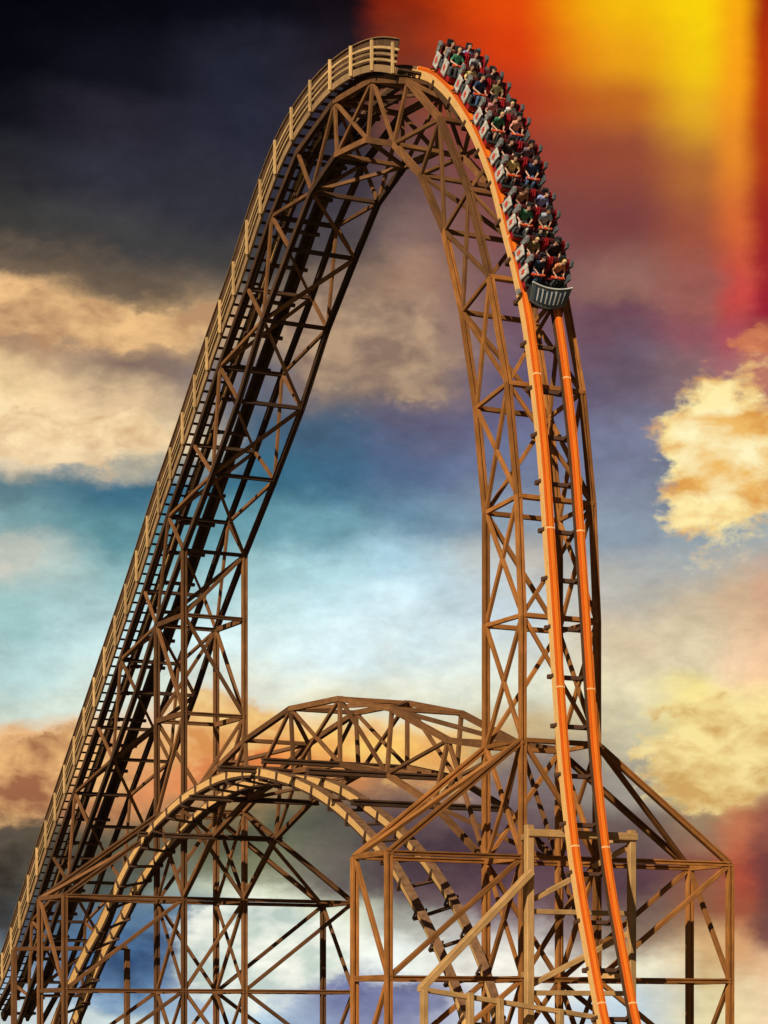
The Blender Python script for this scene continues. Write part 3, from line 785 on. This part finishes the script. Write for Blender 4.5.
# ------------------------------------------------------------------ light
sun_dir = Vector((.595, -.80, 0)).normalized(); el = math.radians(27)
sv = Vector((sun_dir.x*math.cos(el), sun_dir.y*math.cos(el), math.sin(el)))
sd = bpy.data.lights.new('sun', 'SUN'); sd.energy = 5.0; sd.angle = math.radians(.5); sd.color = (1, .86, .66)
so = bpy.data.objects.new('sun', sd); C.objects.link(so); so.rotation_euler = (-sv).to_track_quat('-Z', 'Y').to_euler(); so.location = (0, 0, 80)

# ------------------------------------------------------------------ sky
wd = bpy.data.worlds.new('World'); sc.world = wd; wd.use_nodes = True
nt = wd.node_tree; nt.nodes.clear(); N = nt.nodes; L = nt.links
def nd(t, **k):
    n = N.new(t)
    for a, v in k.items(): setattr(n, a, v)
    return n
def math_(op, a, b=None, c=None, clamp=False):
    n = nd('ShaderNodeMath', operation=op); n.use_clamp = clamp
    for i, v in enumerate((a, b, c)):
        if v is None: continue
        if isinstance(v, (int, float)): n.inputs[i].default_value = v
        else: L.new(v, n.inputs[i])
    return n.outputs[0]
def lin(c): return tuple(((x/255)/12.92 if x/255 <= .04045 else ((x/255+.055)/1.055)**2.4) for x in c)
tc = nd('ShaderNodeTexCoord'); sep = nd('ShaderNodeSeparateXYZ'); L.new(tc.outputs['Generated'], sep.inputs[0])
X, Y, Z = sep.outputs
# compass bearing and elevation in degrees, bearing 0 = down the view of the hill
fx, fy = -B_, A_; rx, ry = A_, B_
dr = math_('ADD', math_('MULTIPLY', X, rx), math_('MULTIPLY', Y, ry)); df = math_('ADD', math_('MULTIPLY', X, fx), math_('MULTIPLY', Y, fy))
az = math_('MULTIPLY', math_('ARCTAN2', dr, df), 180/pi)
ev = math_('MULTIPLY', math_('ARCSINE', Z), 180/pi)
def azel(px, py):
    x = (px-CX)/FPX; y = (HOR-py)/FPX
    return math.degrees(math.atan(x)), math.degrees(math.atan(y/math.hypot(1, x)))
cmb = nd('ShaderNodeCombineXYZ'); L.new(az, cmb.inputs[0]); L.new(math_('MULTIPLY', ev, 1.7), cmb.inputs[1])
def nz(scale, detail=6, rough=.55, dist=0.0, o=0, lac=2.0):
    mp = nd('ShaderNodeMapping'); mp.inputs['Location'].default_value = (o, o*1.7, o*.3); L.new(cmb.outputs[0], mp.inputs[0])
    n = nd('ShaderNodeTexNoise'); n.inputs['Scale'].default_value = scale; n.inputs['Detail'].default_value = detail
    n.inputs['Roughness'].default_value = rough; n.inputs['Distortion'].default_value = dist; n.inputs['Lacunarity'].default_value = lac
    L.new(mp.outputs[0], n.inputs[0]); return n
wn = nz(.26, 9, .6, 0, 3.1)
ws = nd('ShaderNodeSeparateColor'); L.new(wn.outputs['Color'], ws.inputs[0])
def ramp01(v, a, b):
    n = nd('ShaderNodeMapRange', interpolation_type='SMOOTHSTEP'); L.new(v, n.inputs[0]); n.inputs[1].default_value = a; n.inputs[2].default_value = b; return n.outputs[0]
# light leak painted into the upper right sky, smooth: less billow there
calm = math_('MULTIPLY', ramp01(az, azel(380, 0)[0], azel(520, 0)[0]), ramp01(ev, azel(384, 340)[1], azel(384, 190)[1]))
wamp = math_('SUBTRACT', 1, math_('MULTIPLY', calm, .7))
waz = math_('ADD', az, math_('MULTIPLY', math_('MULTIPLY', math_('SUBTRACT', ws.outputs[0], .5), 3.6), wamp))
wev = math_('ADD', ev, math_('MULTIPLY', math_('MULTIPLY', math_('SUBTRACT', ws.outputs[1], .5), 2.6), wamp))
fb = nz(.55, 9, .6, .3, 11.7).outputs['Fac']
fb2 = nz(2.2, 9, .62, .2, 5.3).outputs['Fac']
fbm = math_('ADD', math_('MULTIPLY', fb, .68), math_('MULTIPLY', fb2, .32))
# colour of the evening sky by bearing: one elevation ramp per bearing, blended; the light leak is painted in
cols = {
 0: [(0,(5,6,12)),(60,(7,8,14)),(120,(16,16,24)),(180,(34,34,40)),(240,(58,57,56)),(278,(104,88,72)),(305,(234,186,130)),(350,(170,134,104)),(385,(236,204,154)),(430,(255,232,186)),(470,(222,202,170)),(498,(90,122,132)),(535,(120,156,160)),(565,(196,198,186)),(620,(150,186,186)),(660,(176,206,206)),(705,(200,214,202)),(730,(226,176,122)),(760,(216,150,104)),(790,(186,124,92)),(830,(90,78,66)),(870,(68,60,52)),(920,(56,54,52)),(980,(150,170,190)),(1020,(190,200,200))],
 128: [(0,(6,7,14)),(60,(18,18,28)),(120,(38,37,48)),(180,(46,46,58)),(240,(60,59,60)),(285,(100,86,72)),(328,(228,184,128)),(368,(130,108,96)),(404,(214,184,144)),(440,(250,222,174)),(465,(170,166,150)),(488,(58,102,124)),(540,(92,140,150)),(580,(140,178,180)),(640,(186,212,214)),(705,(206,218,206)),(740,(222,168,110)),(780,(214,140,90)),(830,(100,92,72)),(880,(110,126,120)),(920,(90,120,150)),(965,(54,84,128)),(1000,(120,152,182)),(1020,(200,215,215))],
 256: [(0,(10,11,20)),(60,(34,35,48)),(120,(36,37,52)),(200,(46,46,56)),(260,(64,62,62)),(300,(112,98,86)),(340,(160,136,112)),(390,(92,96,110)),(430,(66,92,114)),(480,(54,102,126)),(530,(96,144,156)),(580,(160,198,202)),(640,(208,230,230)),(700,(214,216,200)),(730,(236,184,104)),(770,(226,130,70)),(800,(150,124,84)),(830,(86,88,70)),(860,(118,120,92)),(890,(216,222,196)),(922,(130,156,160)),(955,(244,246,230)),(990,(200,214,222)),(1020,(170,196,215))],
 345: [(0,(18,12,18)),(60,(30,24,32)),(120,(44,38,46)),(180,(54,50,60)),(240,(72,66,70)),(290,(128,106,92)),(340,(172,142,114)),(400,(120,108,106)),(440,(66,88,112)),(490,(64,104,132)),(540,(108,152,166)),(590,(170,206,214)),(650,(212,232,236)),(710,(222,214,180)),(745,(246,190,92)),(780,(204,132,78)),(825,(90,92,78)),(870,(116,112,102)),(905,(214,220,196)),(955,(236,240,226)),(985,(112,120,160)),(1020,(130,140,170))],
 395: [(0,(130,34,12)),(60,(122,44,24)),(120,(108,62,50)),(180,(96,74,76)),(240,(120,96,90)),(290,(160,126,104)),(340,(178,146,118)),(385,(140,118,106)),(425,(92,90,112)),(470,(78,98,130)),(520,(100,134,156)),(570,(160,194,208)),(640,(206,228,234)),(700,(216,216,196)),(740,(246,192,96)),(780,(160,122,92)),(830,(84,74,76)),(880,(96,80,82)),(930,(150,150,140)),(960,(226,232,224)),(990,(106,108,150)),(1020,(130,134,166))],
 512: [(0,(222,72,10)),(50,(214,62,14)),(100,(180,58,30)),(150,(150,62,48)),(210,(124,70,66)),(280,(118,82,86)),(330,(104,80,94)),(400,(94,88,118)),(460,(104,112,142)),(520,(136,150,164)),(560,(184,180,172)),(620,(190,204,210)),(690,(214,216,196)),(740,(190,166,122)),(780,(120,106,108)),(850,(82,56,66)),(900,(108,80,90)),(935,(200,196,190)),(970,(248,246,232)),(1020,(210,215,220))],
 630: [(0,(240,184,14)),(60,(234,160,24)),(110,(190,104,34)),(160,(148,74,52)),(230,(122,64,62)),(290,(138,98,88)),(320,(108,72,84)),(380,(104,88,104)),(450,(112,116,140)),(520,(130,144,160)),(580,(172,170,162)),(640,(208,190,160)),(690,(222,212,176)),(720,(196,188,156)),(770,(150,142,130)),(820,(104,86,82)),(880,(84,60,68)),(930,(130,108,92)),(970,(226,222,196)),(1020,(180,196,206))],
 700: [(0,(244,206,10)),(70,(240,196,18)),(120,(224,166,34)),(180,(176,104,50)),(240,(156,82,60)),(300,(150,88,82)),(340,(136,80,88)),(380,(128,100,104)),(460,(118,126,144)),(540,(146,158,165)),(600,(190,172,144)),(660,(222,206,170)),(700,(240,222,140)),(760,(232,212,130)),(810,(150,124,96)),(860,(130,78,62)),(910,(140,90,66)),(960,(196,160,110)),(1020,(220,206,160))],
 735: [(0,(246,170,14)),(80,(244,158,24)),(160,(226,134,40)),(230,(206,100,50)),(290,(190,70,64)),(350,(168,80,90)),(400,(150,120,120)),(540,(156,166,168)),(600,(196,168,136)),(660,(228,196,160)),(710,(240,222,150)),(770,(226,200,128)),(820,(184,110,76)),(870,(164,74,54)),(915,(160,84,60)),(950,(200,150,104)),(1020,(224,204,160))],
 765: [(0,(160,40,14)),(80,(184,54,14)),(160,(170,54,22)),(240,(150,36,34)),(320,(150,34,52)),(360,(180,110,90)),(540,(160,170,170)),(600,(200,160,130)),(660,(230,190,150)),(710,(240,220,150)),(770,(226,206,140)),(820,(150,86,70)),(870,(110,58,56)),(930,(116,74,66)),(970,(210,170,130)),(1020,(225,200,160))]}
e1 = azel(384, 0)[1]; efac = math_('DIVIDE', wev, e1, clamp=True)
def column(st_):
    n = nd('ShaderNodeValToRGB'); cr = n.color_ramp; cr.interpolation = 'EASE'; cr.elements.remove(cr.elements[1])
    for k, (y, c) in enumerate(sorted(st_, reverse=True)):
        p = max(0, azel(384, y)[1]/e1); e = cr.elements[0] if k == 0 else cr.elements.new(min(p, 1))
        e.position = min(p, 1); e.color = (*lin(c), 1)
    L.new(efac, n.inputs[0]); return n.outputs[0]
xs = sorted(cols); cur = column(cols[xs[0]])
saz = math_('ADD', az, math_('MULTIPLY', math_('MULTIPLY', math_('SUBTRACT', ws.outputs[0], .5), 2.2), wamp))
for a0_, a1_ in zip(xs, xs[1:]):
    p, q = azel(a0_, 500)[0], azel(a1_, 500)[0]
    f = nd('ShaderNodeMapRange', interpolation_type='SMOOTHSTEP'); L.new(saz, f.inputs[0]); f.inputs[1].default_value = p; f.inputs[2].default_value = q
    n = nd('ShaderNodeMix', data_type='RGBA'); L.new(f.outputs[0], n.inputs[0]); L.new(cur, n.inputs[6]); L.new(column(cols[a1_]), n.inputs[7]); cur = n.outputs[2]
# cloud relief: soft billows lighten and darken the air
rel = nd('ShaderNodeMapRange'); L.new(fbm, rel.inputs[0]); rel.inputs[1].default_value = .3; rel.inputs[2].default_value = .7; rel.inputs[3].default_value = .86; rel.inputs[4].default_value = 1.36
rm = nd('ShaderNodeVectorMath', operation='SCALE'); L.new(cur, rm.inputs[0]); L.new(math_('ADD', 1.0, math_('MULTIPLY', math_('SUBTRACT', rel.outputs[0], 1.0), wamp)), rm.inputs[3]); cur = rm.outputs[0]
# real sky for everything beyond the storm front
sky = nd('ShaderNodeTexSky', sky_type='NISHITA', sun_disc=False); sky.sun_elevation = el
sky.sun_rotation = math.atan2(sun_dir.x, sun_dir.y)
skm = nd('ShaderNodeVectorMath', operation='SCALE'); L.new(sky.outputs[0], skm.inputs[0]); skm.inputs[3].default_value = .018
def mixc(fac, c):
    global cur
    n = nd('ShaderNodeMix', data_type='RGBA'); 
    if isinstance(fac, (int, float)): n.inputs[0].default_value = fac
    else: L.new(fac, n.inputs[0])
    L.new(cur, n.inputs[6])
    if isinstance(c, tuple): n.inputs[7].default_value = (*c, 1)
    else: L.new(c, n.inputs[7])
    cur = n.outputs[2]
def blob(px, py, sx, sy, col, strength=1.0, sharp=2.2, amp=1.6, warp=True, col2=None):
    a0, e0 = azel(px, py); kx = FPX*pi/180
    A1, E1 = (waz, wev) if warp else (az, ev)
    dx = math_('DIVIDE', math_('SUBTRACT', A1, a0), sx/kx); dy = math_('DIVIDE', math_('SUBTRACT', E1, e0), sy/kx)
    d2 = math_('ADD', math_('MULTIPLY', dx, dx), math_('MULTIPLY', dy, dy))
    g = math_('POWER', 2.71828, math_('MULTIPLY', d2, -1))
    f = math_('MULTIPLY', math_('ADD', math_('SUBTRACT', g, .5), math_('MULTIPLY', math_('SUBTRACT', fbm, .5), amp)), sharp)
    f = math_('MULTIPLY', math_('ADD', f, .5, clamp=True), math_('MULTIPLY', g, 1.6, clamp=True))
    mixc(math_("MULTIPLY", f, strength), lin(col))
#SKYBLOBS#
def cloud(px, py, sx, sy, light, dark, strength=1.0, sharp=5, amp=1.7):
    """one billowing cloud with lit and shaded lobes"""
    global cur
    a0, e0 = azel(px, py); kx = FPX*pi/180
    dx = math_('DIVIDE', math_('SUBTRACT', waz, a0), sx/kx); dy = math_('DIVIDE', math_('SUBTRACT', wev, e0), sy/kx)
    g = math_('POWER', 2.71828, math_('MULTIPLY', math_('ADD', math_('MULTIPLY', dx, dx), math_('MULTIPLY', dy, dy)), -1))
    f = math_('ADD', math_('MULTIPLY', math_('ADD', math_('SUBTRACT', g, .45), math_('MULTIPLY', math_('SUBTRACT', fbm, .5), amp)), sharp), .5, clamp=True)
    f = math_('MULTIPLY', math_('MULTIPLY', f, math_('MULTIPLY', g, 2.5, clamp=True)), strength)
    sh = nd('ShaderNodeMapRange'); L.new(bil, sh.inputs[0]); sh.inputs[1].default_value = .36; sh.inputs[2].default_value = .62
    m = nd('ShaderNodeMix', data_type='RGBA'); L.new(sh.outputs[0], m.inputs[0]); m.inputs[6].default_value = (*lin(dark), 1); m.inputs[7].default_value = (*lin(light), 1)
    n = nd('ShaderNodeMix', data_type='RGBA'); L.new(f, n.inputs[0]); L.new(cur, n.inputs[6]); L.new(m.outputs[2], n.inputs[7]); cur = n.outputs[2]
bil = nz(1.0, 6, .52, .25, 21.3).outputs['Fac']
cloud(742, 462, 80, 84, (255, 236, 168), (222, 158, 78), 1, 4.5, 1.6)
cloud(735, 452, 50, 44, (255, 246, 200), (246, 200, 116), .7, 3, 1.6)
cloud(765, 345, 34, 20, (226, 140, 92), (180, 96, 70), .8, 5)
cloud(55, 434, 130, 34, (252, 224, 176), (206, 166, 122), .85, 5)
cloud(50, 322, 170, 26, (240, 194, 136), (180, 136, 98), .8, 4.5)
cloud(40, 770, 110, 46, (238, 186, 122), (150, 96, 66), .85, 5)
cloud(225, 735, 55, 44, (240, 200, 128), (214, 140, 76), .85, 4)
cloud(395, 750, 110, 40, (250, 208, 118), (226, 150, 84), .7, 4)
cloud(715, 745, 86, 56, (250, 228, 158), (206, 160, 92), .9, 6)
cloud(375, 350, 80, 60, (184, 154, 124), (120, 98, 90), .75, 4)
cloud(250, 945, 100, 60, (250, 250, 236), (190, 206, 196), .85, 4)
cloud(120, 960, 50, 40, (82, 118, 156), (48, 72, 104), .7, 4)
cloud(395, 1000, 56, 22, (124, 130, 166), (84, 86, 120), .7, 4)
cloud(520, 965, 90, 30, (250, 248, 234), (204, 200, 190), .85, 4)
cloud(10, 560, 40, 20, (214, 210, 194), (176, 184, 176), .7, 4)
cloud(430, 850, 120, 60, (98, 76, 80), (58, 40, 54), .6, 2.5)
cloud(60, 870, 110, 46, (84, 76, 64), (44, 40, 36), .7, 2.5)
# the storm front fades into ordinary sky away from this quarter
far = math_('MAXIMUM', math_('DIVIDE', math_('SUBTRACT', math_('ABSOLUTE', az), 14), 30), math_('DIVIDE', math_('SUBTRACT', ev, 26), 30), clamp=True)
far = math_('MULTIPLY', far, .9, clamp=True)
mixc(far, skm.outputs[0])
bg = nd('ShaderNodeBackground'); L.new(cur, bg.inputs[0]); bg.inputs[1].default_value = 1.0
wo = nd('ShaderNodeOutputWorld'); L.new(bg.outputs[0], wo.inputs[0])

# ------------------------------------------------------------------ camera
cd = bpy.data.cameras.new('camera'); cam = bpy.data.objects.new('camera', cd); C.objects.link(cam); sc.camera = cam
cx = -(138.5*A_+FPX*(-B_)); cy = -(138.5*B_+FPX*A_)
cam.location = W(cx, cy, 0); cam.rotation_euler = (pi/2, 0, math.atan2(B_, A_))
cd.sensor_fit = 'HORIZONTAL'; cd.sensor_width = 36; cd.lens = FPX/768*36; cd.shift_y = (HOR-512)/768; cd.clip_start = 1; cd.clip_end = 12000
sc.view_settings.view_transform = 'Standard'; sc.view_settings.look = 'None'; sc.view_settings.exposure = 0; sc.view_settings.gamma = 1
sc.render.resolution_x = 768; sc.render.resolution_y = 1024
